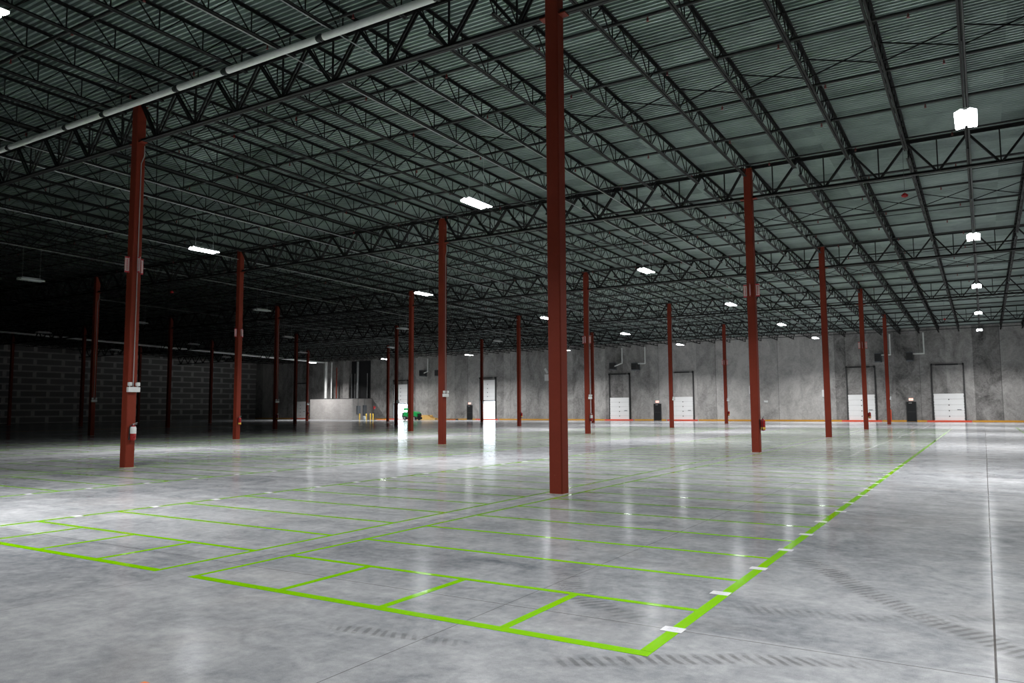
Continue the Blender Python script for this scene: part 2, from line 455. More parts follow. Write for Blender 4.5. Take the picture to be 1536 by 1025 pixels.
# ------------------------------------------------------------------ columns
LINE = {0: 'rightmost column row', -1: 'second column row', -2: 'third column row', -3: 'fourth column row', -4: 'fifth column row',
        -5: 'sixth column row', -6: 'leftmost column row'}
COLNAME = {}
colp = MB(); a = .145; c = .02
prof = [(-a+c,-a),(a-c,-a),(a,-a+c),(a,a-c),(a-c,a),(-a+c,a),(-a,a-c),(-a,-a+c)]
CMESH = {}
def ctag(i, j):
    if (i, j) == (0, 0): return 'nearest thick red column'
    return 'column %s of the %s' % (['one', 'two', 'three', 'four', 'five'][j], LINE[i])
CL = {(0,0): 'thickest red steel column, nearest the camera and full frame height',
      (-1,0): 'red steel column at left with white conduit, emergency lamp and extinguisher',
      (0,1): 'red steel column right of the nearest one, with extinguisher and flag signs',
      (-1,1): 'red steel column between the two nearest lamps, white emergency lamp halfway down',
      (-2,1): 'bright red column right of the left conduit column, with flag signs'}
for j in range(5):
    for i in range(0, -7, -1):
        if j == 0 and i < -1: continue
        X, Y = i*SX, j*SY
        lab = CL.get((i, j), 'red steel column, %s from the front in the %s%s' % (ORD[j+1], LINE[i], '' if i in (0, -6) else ' from right'))
        t = thing('steel_column', lab, 'column', (X, Y, 0), 'red steel columns', 'thing')
        if j not in CMESH:
            top = zg(Y) - .10
            CMESH[j] = (MB().prism(prof, 'z', .012, top).mesh('post', M['red']),
                        MB().box(-.19, .19, -.19, .19, 0.001, .012).mesh('base_grout', M['grout']),
                        MB().box(-.17, .17, -.17, .17, top, top+.02).mesh('cap_plate', M['red']),
                        MB().box(.1451, .30, -.10, .10, zg(Y)-1.26, zg(Y)-1.235).box(-.30, -.1451, -.10, .10, zg(Y)-1.26, zg(Y)-1.235).mesh('girder_seat', M['red']))
        for n_, me in zip(('post', 'base_grout', 'cap_plate', 'girder_seat'), CMESH[j]): link(n_, me, t)

# ------------------------------------------------------------------ column fittings
CWORD = {(0,0): 'nearest column', (-1,0): 'left conduit column', (0,1): 'column right of the nearest', (-1,1): 'column between the two nearest lamps', (-2,1): 'bright column right of the left conduit column'}
def cw(i, j): return CWORD.get((i, j), '%s column of the %s' % (ORD[j+1], LINE[i]))
def emergency_light(i, j):
    X, Y = i*SX+.145, j*SY
    t = thing('emergency_light', 'white twin-head emergency lamp on the %s' % cw(i, j), 'emergency light', (X+.002, Y, 2.22), 'emergency lamps on the columns')
    obj('battery_box', MB().bbox(0, .10, -.19, .19, 0, .15, .008), M['white'], t)
    for s in (-1, 1):
        h = MB().bbox(.02, .11, s*.125-.055, s*.125+.055, .18, .29, .012).cyl((.111, s*.125, .235), (.118, s*.125, .235), .04, 10)
        h.cyl((.05, s*.125, .14), (.05, s*.125, .19), .015, 6)
        obj('lamp_head', h, M['white'], t)
    cd = MB().pipe([(.03, 0, .15), (.03, 0, zg(Y)-2.22-1.9), (.03, .09, zg(Y)-2.22-1.65), (.03, .09, zg(Y)-2.22-1.32)], .013, 6)
    tag(obj('conduit', cd, M['grey_conduit'], None, (X+.002, Y, 2.22)), 'thin pale conduit down the %s to its lamp' % cw(i, j), 'conduit', 'conduits on the columns')
for i, j in ((-1,0), (-1,1), (-1,2), (-1,3), (-1,4), (-3,1), (-3,2), (-3,3), (-3,4), (-5,4), (0,4)): emergency_light(i, j)

def extinguisher(i, j, pale=False):
    X, Y = i*SX+.145, j*SY+.0
    t = thing('fire_extinguisher', '%s fire extinguisher hung on the %s' % ('white-topped red' if pale else 'red', cw(i, j)), 'fire extinguisher', (X, Y, .80), 'fire extinguishers on the columns')
    obj('mount', MB().box(.001, .02, -.05, .05, .05, .42), M['black'], t)
    obj('cylinder', MB().lathe([(.02, 0), (.075, .015), (.085, .03), (.085, .36), (.07, .41), (.03, .44)], (.11, 0, 0), 14), M['ext_red'], t)
    if pale: obj('instruction_sleeve', MB().lathe([(.0875, .20), (.0885, .21), (.0885, .36), (.074, .405)], (.11, 0, 0), 14), M['white'], t)
    else: obj('tag', MB().lathe([(.0875, .05), (.0885, .055), (.0885, .13), (.0875, .135)], (.11, 0, 0), 14), M['gauge_yellow'], t)
    v_ = MB().cyl((.11, 0, .44), (.11, 0, .49), .022, 8).bar((.11, 0, .485), (.11, .13, .52), .022, .012).bar((.11, 0, .47), (.11, .12, .475), .02, .01)
    obj('valve_handle', v_, M['silver'], t)
    h = MB().pipe([(.11, -.02, .46), (.11, -.08, .44), (.11, -.115, .36), (.11, -.12, .12)], .014, 6)
    h.cyl((.11, -.12, .12), (.11, -.12, .02), .016, 8, .028)
    obj('hose', h, M['black'], t)
EXTS = [((-1,0), True), ((-2,1), False), ((0,1), False), ((-1,2), True), ((0,3), False), ((-2,3), False), ((-1,4), False), ((-3,2), False), ((-5,4), False)]
for (ij, pl) in EXTS: extinguisher(*ij, pl)

def flag_signs(i, j):
    X, Y = i*SX, j*SY
    for nm, dx, dy in (('rear', 0, 1), ('near', 0, -1), ('aisle-side', 1, 0), ('left', -1, 0)):
        t = thing('flag_sign', 'red-bordered flag sign, %s face of the %s' % (nm, cw(i, j)), 'sign', (X, Y, 5.80), 'flag signs high on the columns')
        a, b = .1455, .30
        def pl(mb, r0, r1, z0, z1, th):
            if dx: mb.box(min(dx*r0, dx*r1), max(dx*r0, dx*r1), -th, th, z0, z1)
            else: mb.box(-th, th, min(dy*r0, dy*r1), max(dy*r0, dy*r1), z0, z1)
            return mb
        obj('plate', pl(MB(), a, b, 0, .48, .004), M['sign_white'], t)
        fc = pl(MB(), a+.006, a+.018, .0, .48, .0055); pl(fc, b-.014, b-.002, .0, .48, .0055)
        pl(fc, a+.019, b-.015, .0, .045, .0055); pl(fc, a+.019, b-.015, .435, .48, .0055)
        for q in range(11): pl(fc, a+.055, b-.050, .075+q*.031, .075+q*.031+.017, .0055)
        obj('red_print', fc, M['sign_red'], t)
for ij in ((-1,0), (-2,1), (0,1), (-1,2), (0,3), (-1,4)): flag_signs(*ij)
tag(obj('wall_plate', MB().bbox(.147, .165, -.06, .06, 1.50, 1.64, .004), M['white'], None, (0, 4*SY, 0)), 'small white plate on the farthest column of the rightmost row', 'sign')
tag(obj('column_patch', MB().bbox(.147, .21, -.10, .10, .30, 1.35, .01), M['kerb_red'], None, (0, 4*SY, 0)), 'red-orange guard low on the farthest column of the rightmost row', 'patch')  # plain red-orange box low on the column face
tag(obj('small_sign', MB().bbox(-.165, -.147, -.1, .1, 1.72, 2.12, .004), M['white'], None, (-2*SX, SY, 0)), 'small white sign on the left edge of the bright red column', 'sign')

# ------------------------------------------------------------------ girders
G = {}
def girder_meshes():
    L0, L1 = .15, SX-.15
    tc = MB(); bc = MB()
    for s in (-1, 1):           # double angles
        tc.box(L0, L1, s*.012 if s > 0 else -.10, .10 if s > 0 else -.012, -.012, 0)
        tc.box(L0, L1, min(s*.012, s*.026), max(s*.012, s*.026), -.11, -.012)
        bc.box(L0, L1, s*.012 if s > 0 else -.10, .10 if s > 0 else -.012, -1.235, -1.222)
        bc.box(L0, L1, min(s*.012, s*.026), max(s*.012, s*.026), -1.222, -1.13)
    wb_ = MB(); n = 8
    zt_, zb_ = -.07, -1.17
    for k in range(n):
        xb = (k+.5)*DJ
        for xt in (k*DJ, (k+1)*DJ):
            xe = min(max(xt, L0+.02), L1-.02)
            for s in (-1, 1): wb_.bar((xe, s*.045, zt_), (xb + (.05 if xt > xb else -.05), s*.045, zb_), .034, .062, (0,0,1))
        wb_.bar((xb, 0, zt_), (xb, 0, zb_), .04, .04, (0,1,0))
    return tc.mesh('top_chord', M['girder']), bc.mesh('bottom_chord', M['girder']), wb_.mesh('web_lattice', M['girder'])
GM = girder_meshes()
for j in range(5):
    for i in range(0, -8, -1):
        if j == 0 and i < -2 or j == 1 and i < -5: continue
        Y = j*SY
        x0 = (i)*SX if i < 0 else 0.
        # span from column i to i+1
        where = 'right of the %s' % LINE[i] if i > -7 else 'reaching the left wall'
        t = thing('truss_girder', 'black truss girder, %s from the front, %s' % (ORD[j+1], where), 'girder', (x0 if i < 0 else 0., Y, zg(Y)), 'truss girders under the roof', 'thing')
        for n_, me in zip(('top_chord', 'bottom_chord', 'web_lattice'), GM): link(n_, me, t)

# ------------------------------------------------------------------ joists
def joist_meshes():
    n = 13; pt = SY/n; z0 = .135; zb = -.47
    def s_(y): return -SLOPE*y
    tc = MB(); bc = MB(); wb_ = MB()
    def beam(mb, xa, xb, za, zb2, ya, yb):
        v = [(xa,ya,za+s_(ya)),(xb,ya,za+s_(ya)),(xb,yb,za+s_(yb)),(xa,yb,za+s_(yb)),(xa,ya,zb2+s_(ya)),(xb,ya,zb2+s_(ya)),(xb,yb,zb2+s_(yb)),(xa,yb,zb2+s_(yb))]
        mb._add(v, [(0,3,2,1),(4,5,6,7),(0,1,5,4),(1,2,6,5),(2,3,7,6),(3,0,4,7)])
    for s in (-1, 1):
        xa, xb = sorted((s*.010, s*.065)); xc, xd = sorted((s*.010, s*.018))
        beam(tc, xa, xb, z0-.008, z0, .01, SY-.01); beam(tc, xc, xd, z0-.06, z0-.008, .01, SY-.01)
        beam(bc, xa, xb, zb, zb+.008, .42, SY-.42); beam(bc, xc, xd, zb+.008, zb+.06, .42, SY-.42)
    for s in (-.12, SY-.12+.0):     # bearing seats
        ya = .02 if s < 0 else SY-.14
        beam(tc, -.06, .06, .002, z0-.06, ya, ya+.12)
    for k in range(n):
        yb = (k+.5)*pt
        for yt in (k*pt, (k+1)*pt):
            yt2 = min(max(yt, .08), SY-.08)
            d = .05 if yt > yb else -.05
            wb_.bar((0, yt2, z0-.03+s_(yt2)), (0, yb+d, zb+.03+s_(yb+d)), .026, .026, (1,0,0))
        wb_.bar((0, yb, z0-.03+s_(yb)), (0, yb, zb+.03+s_(yb)), .024, .024, (1,0,0))
    return tc.mesh('top_chord', M['steel']), bc.mesh('bottom_chord', M['steel']), wb_.mesh('web_lattice', M['steel'])
JM = joist_meshes()
KMIN = {-1: -17, 0: -33, 1: -55, 2: -54, 3: -54, 4: -53}
KMAX = {-1: 0, 0: 6, 1: 7, 2: 7, 3: 7, 4: 7}
BAY = {-1: 'in front of the first girder', 0: 'in the first ceiling bay', 1: 'in the second ceiling bay', 2: 'in the third ceiling bay', 3: 'in the fourth ceiling bay', 4: 'in the rearmost ceiling bay'}
joists = []
for j in range(-1, 5):
    for k in range(KMAX[j], KMIN[j]-1, -1):
        if k == 0: w = 'above the rightmost column row'
        elif k > 0: w = '%s right of the nearest-column line' % ordn(k)
        else: w = '%s left of the nearest-column line' % ordn(-k)
        joists.append((abs(k)*1.2 + j*6, j, k, w))
joists.sort(key=lambda q: q[0])
rest = joists[298:]; joists = joists[:298]
for _, j, k, w in joists:
    Y = j*SY
    t = thing('roof_joist', 'black open-web joist, %s, %s' % (w, BAY[j]), 'joist', (k*DJ, Y, zg(Y)), 'open-web joists under the roof deck', 'thing')
    for n_, me in zip(('top_chord', 'bottom_chord', 'web_lattice'), JM): link(n_, me, t)
if rest:
    rm = MB()
    for _, j, k, w in rest:
        for me in JM:
            b = [(p.co.x+k*DJ, p.co.y+j*SY, p.co.z+zg(j*SY)) for p in me.vertices]
            rm._add(b, [tuple(p.vertices) for p in me.polygons])
    tag(obj('distant_roof_joists', rm, M['steel']), 'remaining black joists in the darkest corner of the roof, far left', 'joists', None, 'stuff')

# ------------------------------------------------------------------ bridging, sprinkler pipes
def rail(name, y, z, w, h, x0, x1, mat): return MB().bar((x0, y, z), (x1, y, z), w, h)
XE = 14.0
def xmin(j): return {-1: -34., 0: -62.}.get(j, XL+.1)
for j in range(-1, 5):
    for n_, off in enumerate((4.75, 10.65)):
        y = j*SY + off
        if j == -1 and off < 8: continue
        tag(obj('bridging_rod', rail('b', y, zdeck(y)-.09, .028, .028, xmin(j), XE, None), M['steel']), 'thin black bridging rod, %s of its bay, %s' % (ORD[n_+1], BAY[j]), 'bridging', 'bridging rods across the joists')
    # cross bridging at mid bay
    y = j*SY + 7.6
    cb = MB(); k0 = int(xmin(j)/DJ)
    for k in range(k0, 7):
        xa, xb = k*DJ+.03, (k+1)*DJ-.03; zt_, zb_ = zdeck(y)-.07, zg(y)-.44
        cb.bar((xa, y-.02, zt_), (xb, y-.02, zb_), .03, .03); cb.bar((xa, y+.02, zb_), (xb, y+.02, zt_), .03, .03)
    tag(obj('cross_bridging', cb, M['steel']), 'black crossed struts between the joists %s' % BAY[j], 'bridging', 'cross bridging between the joists')
hd = MB().cyl((0,0,0), (0,0,-.07), .016, 8).cyl((0,0,-.07), (0,0,-.10), .012, 6, .03).cyl((0,0,-.10), (0,0,-.106), .034, 10)
hd.bar((-.025,0,-.03), (-.025,0,-.09), .008, .01).bar((.025,0,-.03), (.025,0,-.09), .008, .01)
M['head_red'] = paint('dark_red_head', (.16, .012, .012), .4)
HEAD = hd.mesh('sprinkler_head', M['head_red'])
for j in range(-1, 5):
    for n_, off in enumerate((2.75, 5.70, 8.75, 11.70, 14.65)):
        y = j*SY + off; z = zdeck(y) - .34
        if j == -1 and n_ < 2: continue
        t = thing('sprinkler_pipe', 'black sprinkler pipe, %s of its bay, %s' % (ORD[n_+1], BAY[j]), 'pipe', (0, y, z), 'sprinkler pipes under the roof')
        obj('pipe_run', MB().cyl((xmin(j), 0, 0), (XE, 0, 0), .045 if off != 14.65 else .034, 8), M['sprk'], t)
        if j <= 2:
            k = 0; xa = 12.6 - (n_ % 2)*.6
            lim = {-1: -26, 0: -40, 1: -44, 2: -30}[j]
            while xa > lim:
                link('sprinkler_head', HEAD, t, (xa, 0, -.04)); xa -= 2.9
# white main along the first girder
t = thing('water_main', 'thick white pipe hung beside the first girder, upper left', 'pipe', (0, -1.03, 0))
ym, zm = 0, 10.44
xs_ = [-36., -32.4, -28.8, -25.2, -21.15, -17.55, -15.45, -11.85, -9.75, -6.2, -2.6, 1.0, 4.6, 8.2, 11.8]
xs_ = [7.25+(q-7.25)*.963 for q in xs_]
for a, b in zip(xs_, xs_[1:]):
    obj('pipe_length', MB().cyl((a+.11, ym, zm), (b-.11, ym, zm), .085, 14), M['white_pipe'], t)
for a in xs_[1:-1]:
    m_ = MB().cyl((a-.12, ym, zm), (a-.03, ym, zm), .075, 12).cyl((a-.03, ym, zm), (a+.03, ym, zm), .095, 12).cyl((a+.03, ym, zm), (a+.12, ym, zm), .075, 12)
    obj('coupling', m_, M['coupling'], t)
for a in xs_[1:-1]:
    obj('hanger_rod', MB().cyl((a+.6, ym, zm+.085), (a+.6, ym, zdeck(-1.)), .008, 6), M['dark'], t)
# conduits running with the joists
def run(name, x, y0, y1, dz, r, label, mat='grey_conduit'):
    m_ = MB(); n = int((y1-y0)/SY)+1; pts = [y0+(y1-y0)*i/n for i in range(n+1)]
    for a, b in zip(pts, pts[1:]): m_.cyl((x, a, zg(a)+dz), (x, b, zg(b)+dz), r, 8)
    tag(obj(name, m_, M[mat]), label, 'conduit', 'conduits along the roof')
run('roof_conduit', -1.5*SX, -15, 76, -.52, .018, 'thin pale conduit above the second lamp row left of the nearest column')
run('roof_conduit', -2*SX, -2, 76, -.52, .016, 'thin pale conduit along the third column row')
run('roof_conduit', -3*DJ, -12, 30, -.50, .014, 'thin pale conduit under the third joist left of the nearest column')
run('roof_conduit', -2.5*SX, 6, 76, -.52, .016, 'thin pale conduit above the third lamp row left of the nearest column')
run('roof_conduit', -3.5*SX, 20, 76, -.52, .016, 'thin pale conduit above the fourth lamp row left of the nearest column')
run('roof_conduit', .5*SX+.06, -8, 76, -.52, .02, 'dark conduit above the lamp row over the right aisle', 'dark')
run('roof_conduit', -.5*SX, -8, 76, -.52, .014, 'thin conduit above the first lamp row left of the nearest column')
run('roof_conduit', -11*DJ, -2, 30, -.50, .014, 'thin pale conduit under the eleventh joist left of the nearest column')
m_ = MB(); pts = [(-82., 20., 10.3), (-82.5, 75.5, 9.05)]
m_.cyl(pts[0], pts[1], .13, 12)
tag(obj('header_pipe', m_, M['white_pipe']), 'long white pipe along the dark far left roof to the risers', 'pipe')

# ------------------------------------------------------------------ high-bay lamps
def lamp_meshes():
    L = .62
    hs = MB().bbox(-.07, .07, -L*.78, L*.78, .06, .15, .01).box(-.045, .045, -L, -L*.78, .05, .10).box(-.045, .045, L*.78, L, .05, .10)
    rf = []
    for s in (-1, 1):
        q = [(s*.03, .06), (s*.10, .085), (s*.24, .02), (s*.245, .03), (s*.10, .098), (s*.03, .07)]
        if s < 0: q = q[::-1]
        rf.append(MB().prism(q, 'y', -L, L).mesh('reflector', M['white']))
    ls = []
    for s in (-1, 1):
        q = [(s*.035, .0), (s*.225, -.02), (s*.235, .018), (s*.10, .083), (s*.035, .058)]
        if s > 0: q = q[::-1]
        ls.append(MB().prism(q, 'y', -L+.012, L-.012))
    cb = [MB().cyl((0, y, .15), (0, y, 1.52), .006, 6).mesh('hanger_cable', M['galv']) for y in (-.45, .45)]
    return hs.mesh('housing', M['white']), rf, [l.mesh('lens', M['lens_on']) for l in ls], [l.mesh('lens', M['lens_off']) for l in ls], cb
HS, RF, LON, LOFF, CB = lamp_meshes()
LIGHT = bpy.data.lights.new('down_light', 'AREA'); LIGHT.shape = 'RECTANGLE'; LIGHT.size = .46; LIGHT.size_y = 1.2; LIGHT.spread = R(138); LIGHT.energy = 1140.; LIGHT.color = (1., .985, .99)
DIM = LIGHT.copy(); DIM.energy = 520.      # out-of-view right-aisle lamp, power lowered to set the near floor's brightness
UP = bpy.data.lights.new('up_light', 'AREA'); UP.shape = 'RECTANGLE'; UP.size = .5; UP.size_y = 1.2; UP.energy = 3.; UP.color = (.90, 1., .97)
LROW = {1: 'over the right aisle', 0: 'in the second lamp row from the right', -1: 'in the third lamp row from the right', -2: 'in the fourth lamp row from the right',
        -3: 'in the fifth lamp row from the right', -4: 'in the sixth lamp row from the right', -5: 'in the leftmost lamp row', 2: 'beyond the right edge of the aisle'}
ZL = 8.65
LAMPS = {}
for i in range(1, -6, -1):
    for j in range(-1, 5):
        X = (i-.5)*SX
        on = (i >= 0) or (i == -1 and j >= 0) or j == 4
        if j == -1 and i < 0: continue
        if j == 0 and i < -2: continue
        if j == 1 and i < -4: continue
        LAMPS[(i, j)] = on
for (i, j), on in LAMPS.items():
    X, Y = (i-.5)*SX, (j+.5)*SY
    dp = {-2: 'behind the camera', -1: 'nearest'}.get(j, '%s in depth' % ORD[j+1])
    t = thing('high_bay_lamp', '%s high-bay lamp, %s, %s' % ('lit' if on else 'unlit', dp, LROW[i]), 'lamp', (X, Y, ZL), 'high-bay lamps hung from the roof')
    link('housing', HS, t)
    for me in RF: link('reflector', me, t)
    for me in (LON if on else LOFF): link('lens', me, t)
    dz = zg(Y)-.47 - (ZL+1.52)
    for y_ in (-.45, .45): link('hanger_cable', MB().cyl((0, y_, .15), (0, y_, zg(Y+y_)-.47-ZL), .006, 6).mesh('hanger_cable', M['galv']), t)
    if on:
        l = link('down_light', DIM if j < 0 and i > 0 else LIGHT, t, (0, 0, -.03))
        u = link('up_light', UP, t, (0, 0, .17)); u.rotation_euler = (math.pi, 0, 0)

# hanging red devices
for (x, y, z, lab) in ((5.35, 14.5, 8.65, 'small red device hanging on a thin cord near the right aisle lamp'), (4.86, 57.4, 8.65, 'small red device hanging near the far end of the right aisle'), (-33.5, 14.4, 8.65, 'small red device hanging in the dark beyond the left conduit column')):
    t = thing('pull_station', lab, 'pendant device', (x, y, z), 'red devices on cords')
    obj('head', MB().lathe([(.02, -.08), (.09, -.06), (.11, .0), (.05, .06), (.015, .08)], (0,0,0), 12), M['ext_red'], t)
    obj('cord', MB().cyl((0,0,.08), (0,0,zg(y)-.02-z), .006, 6), M['dark'], t)

# ------------------------------------------------------------------ floor tape
TZ = .0025
NT_ = 0
def tape(x0, x1, y0, y1, label, mat='tape', group='green floor tape lines'):
    return tag(obj('floor_tape', MB().box(x0, x1, y0, y1, .0004, TZ), M[mat]), label, 'floor tape', group)
Y0 = -8.47; PIT = 1.283
BLK = [  # x_left, x_right, rows, words, wide side
    (.28, 5.16, 46, 'block right of the nearest column', 1),
    (-5.23, -.32, 46, 'block just left of the nearest column', -1),
    (-14.15, -9.42, 44, 'block right of the left conduit column', 1),
    (-19.66, -14.75, 44, 'block left of the left conduit column', -1),
    (-28.58, -23.85, 36, 'block right of the third column row', 1),
    (-34.1, -29.2, 36, 'block left of the third column row', -1)]
for bi, (xa, xb, rows, words, side) in enumerate(BLK):
    ws, wn = .095, .06
    wl, wr = (ws, wn) if side < 0 else (wn, ws)
    yend = Y0 + rows*PIT
    tape(xa-wl/2, xa+wl/2, Y0+.055, yend, 'long green tape line, left side of the %s' % words)
    tape(xb-wr/2, xb+wr/2, Y0+.055, yend, 'long green tape line, right side of the %s' % words)
    tape(xa-wl/2, xb+wr/2, Y0-.055, Y0+.05, 'thick green tape across the near end of the %s' % words)
    for r in range(1, rows+1):
        y = Y0 + r*PIT; w = .075
        tape(xa+wl/2+.002, xb-wr/2-.002, y-w/2, y+w/2, 'green cross tape, %s from the near end, %s' % (ordn(r), words))
    if bi < 4:
        for n_, fr in enumerate((.253, .507, .76)):
            x = xa + (xb-xa)*fr
            tape(x-.04, x+.04, Y0+.052, Y0+PIT-.04, 'green divider tape, %s from left, %s' % (ORD[n_+1], words))
    # white location labels on the aisle-side line
    xs0 = xb if side > 0 else xa
    if bi < 4:
        for r in range(0, 16 if bi < 2 else 10):
            y = Y0 + (r+.52)*PIT + random.uniform(-.06, .06); x = xs0 + random.uniform(-.05, .05)
            if bi == 0 and r == 0: x = xs0-.02
            o = tag(obj('location_label', MB().box(x-.085, x+.085, y-.065, y+.065, TZ+.0003, TZ+.0011), M['label']), 'white label, %s from the near end, aisle edge, %s' % (ordn(r+1), words), 'label', 'white labels on the floor tape')
            if bi == 0 and r < 4:
                pr = MB()
                for q in (-.025, .005, .032): pr.box(x-.045, x+.05-abs(q)*.6, y+q-.006, y+q+.006, TZ+.0012, TZ+.0016)
                obj('faint_print', pr, M['label_print'], o)
tape(9.18, 9.27, 8., 56., 'green tape line at the far right beyond the aisle')
tape(-59.05, -58.93, -12., 74., 'long yellow tape line across the dark left floor', 'yellow_tape', 'yellow floor tape')
tag(obj('tape_scrap', MB().box(2.68, 2.745, -10.68, -10.575, .0004, .003), M['orange']), 'tiny orange tape scrap at the bottom edge', 'tape scrap')

# ------------------------------------------------------------------ back wall fittings
def heater(x, z, w, label, flue, funnel=False):
    t = thing('unit_heater', label, 'heater', (x, YB, z), 'gas heaters high on the back wall')
    yf, yr = -1.15, -.35
    obj('casing', MB().bbox(-w/2, w/2, yf, yr, 0, .78, .015), M['dark'], t)
    lv = MB()
    for k in range(6): lv.bar((-w/2+.04, yf-.01, .08+k*.115), (w/2-.04, yf-.01, .08+k*.115), .03, .05)
    obj('louvres', lv, M['black'], t)
    obj('bracket', MB().box(-w/2, w/2, yf, -.002, -.10, -.02).box(-w/2, w/2, -.05, -.002, -.02, .76), M['panel_grey'], t)
    obj('top_tray', MB().box(-w/2, w/2, yf, yr, .781, .84), M['panel_grey'], t)
    pts = [(px-x, -.75, pz-z) for px, pz in flue]
    obj('flue_pipe', MB().pipe(pts, .075, 10), M['white_pipe'], t)
heater(-2.2, 6.45, .62, 'black wall heater left of the farthest near-row column, under the roof', [(-1.88, 7.1), (-1.0, 7.1), (-1.0, 9.3)])
heater(.82, 6.45, .62, 'black wall heater right of the farthest near-row column, pipe to right', [(1.14, 7.1), (2.17, 7.1), (2.17, 9.3)])
heater(-33.1, 6.55, .55, 'small black heater above the closed door left of middle', [(-32.8, 6.9), (-31.75, 7.25), (-31.75, 9.2)])
heater(-30.0, 6.4, .75, 'black wall heater above and right of the door left of middle', [(-29.6, 7.12), (-28.65, 7.12), (-28.65, 9.2)])
heater(-63.8, 6.5, .6, 'small black heater high left of the middle-left red column', [(-63.5, 6.9), (-62.8, 7.1), (-62.8, 9.0)])
heater(-60.9, 6.45, .7, 'black heater behind the middle-left red column, white pipe showing right', [(-60.5, 7.15), (-59.5, 7.15), (-59.5, 9.1)])
for x0, x1, z0, z1, lab, d in ((-43.3, -42.5, 5.3, 6.15, 'white box high on the wall, half hidden by the nearest column', .3),
                            (-16.1, -15.75, 3.15, 4.1, 'white box on the wall left of the flag-sign column', .12), (-14.45, -14.0, 2.12, 2.38, 'small white emergency lamp on the wall right of the flag-sign column', .12),
                            (-8.1, -7.8, 2.7, 3.5, 'small white box on the wall behind a middle red column', .12)):
    tag(obj('wall_box', MB().bbox(x0, x1, YB-d, YB-.002, z0, z1, .015), M['white']), lab, 'box', 'white boxes on the back wall')
q = MB().bar((-43.25, YB-.25, 6.95), (-42.85, YB-.25, 6.32), .3, .06, (0,1,0)).cyl((-43.05, YB-.25, 6.6), (-43.05, YB-.002, 6.6), .03, 8)
tag(obj('tilted_panel', q, M['white']), 'white tilted plate above the half-hidden white wall box', 'panel')

# ------------------------------------------------------------------ far left corner: block enclosure, risers, bollards
en = MB(); ex0, ex1, ey0, ey1, eh = -83.2, -74.3, 73.35, YB, 3.2
en.box(ex0, ex1, ey0, ey0+.2, 0, eh); en.box(ex1-.2, ex1, ey0+.2, ey1-.002, 0, eh); en.box(ex0, ex0+.2, ey0+.2, ey1-.002, 0, eh)
o = struct('wall_enclosure', en, M['cmu'], 'low painted block enclosure in the far left corner')
struct('trim_enclosure', MB().box(ex0-.03, ex1+.03, ey0-.03, ey0+.23, eh+.001, eh+.06).box(ex1-.23, ex1+.03, ey0+.231, ey1-.002, eh+.001, eh+.06), M['dark'])
def riser(x, y, r, z1, mat, lab): tag(obj('riser_pipe', MB().cyl((x, y, 0), (x, y, z1), r, 12).cyl((x, y, z1-1.2), (x, y, z1-1.1), r*1.15, 12), M[mat]), lab, 'pipe', 'riser pipes behind the block enclosure')
riser(-81.7, 75.2, .22, 9.1, 'white_pipe', 'thickest white riser pipe behind the block enclosure')
riser(-80.7, 75.4, .11, 9.0, 'white_pipe', 'thinner white riser pipe right of the thick white riser')
riser(-80.0, 75.8, .09, 8.2, 'red', 'red riser pipe beside the two white risers')
riser(-82.5, 75.8, .07, 4.6, 'red', 'short red pipe left of the thick white riser')
riser(-75.9, 76.2, .17, 9.0, 'galv', 'grey metal duct rising at the right end of the enclosure')
for n_, x in enumerate((-78.2, -77.5, -76.9, -74.9)):
    riser(x, 77.3, .045, 7.2, 'grey_conduit', 'slim grey conduit, %s from left, behind the block enclosure' % ORD[n_+1])
struct('trim_recess_shade', MB().box(-78.6, -74.6, YB-.03, YB-.002, 3.3, 9.2), M['black'])  # flat black sheet on the wall; the recess's darkness is put into its colour
struct('trim_pilaster', MB().box(-79.9, -78.62, YB-.6, YB-.002, 0, 9.3), M['wall'])
for n_, x in enumerate((-71.2, -69.9, -69.1, -68.6)):
    t = thing('bollard', 'yellow steel bollard, %s from left, before the block enclosure' % ORD[n_+1], 'bollard', (x, 71.6, 0), 'yellow bollards')
    obj('post', MB().lathe([(.085, 0), (.085, .86), (.075, .92), (.045, .96), (.0, .975)], (0,0,0), 14), M['bollard'], t)
    obj('base_plate', MB().box(-.14, .14, -.14, .14, .0, .012), M['dark'], t)
for x, z0, z1, lab in ((74.6, .85, 2.1, 'grey electrical cabinet on the enclosure side, near its corner'), (76.0, .6, 2.2, 'grey electrical cabinet on the enclosure side, farther from its corner')):
    t = thing('electrical_cabinet', lab, 'cabinet', (ex1, x, 0), 'electrical cabinets on the enclosure')
    obj('casing', MB().bbox(.001, .22, -.35, .35, z0, z1, .01), M['panel_grey'], t)
    obj('cabinet_door', MB().bbox(.2205, .235, -.32, .32, z0+.03, z1-.03, .005), M['panel_grey'], t)
    obj('conduit', MB().cyl((.1, 0, z1), (.1, 0, 3.1), .03, 8), M['grey_conduit'], t)
t = thing('utility_box', 'small pale blue box on the floor between the yellow bollards', 'box', (-70.5, 71.9, 0))
obj('body', MB().bbox(-.16, .16, -.16, .16, .02, .52, .02), M['pale_box'], t); obj('lid', MB().bbox(-.17, .17, -.17, .17, .521, .58, .02), M['white'], t); obj('base', MB().box(-.13,.13,-.13,.13,0,.02), M['black'], t)
t = thing('valve_post', 'black indicator post with red head beside the bollards', 'valve post', (-69.1, 72.4, 0))
obj('stem', MB().cyl((0,0,0), (0,0,1.6), .07, 10).cyl((0,0,0), (0,0,.03), .16, 12), M['black'], t)
obj('head', MB().cyl((0,0,1.6), (0,0,1.85), .11, 12).cyl((-.22,0,1.95), (.22,0,1.95), .05, 8).cyl((0,0,1.85), (0,0,2.05), .05, 8).cyl((.14,0,1.8), (.3,0,1.8), .06, 10), M['ext_red'], t)
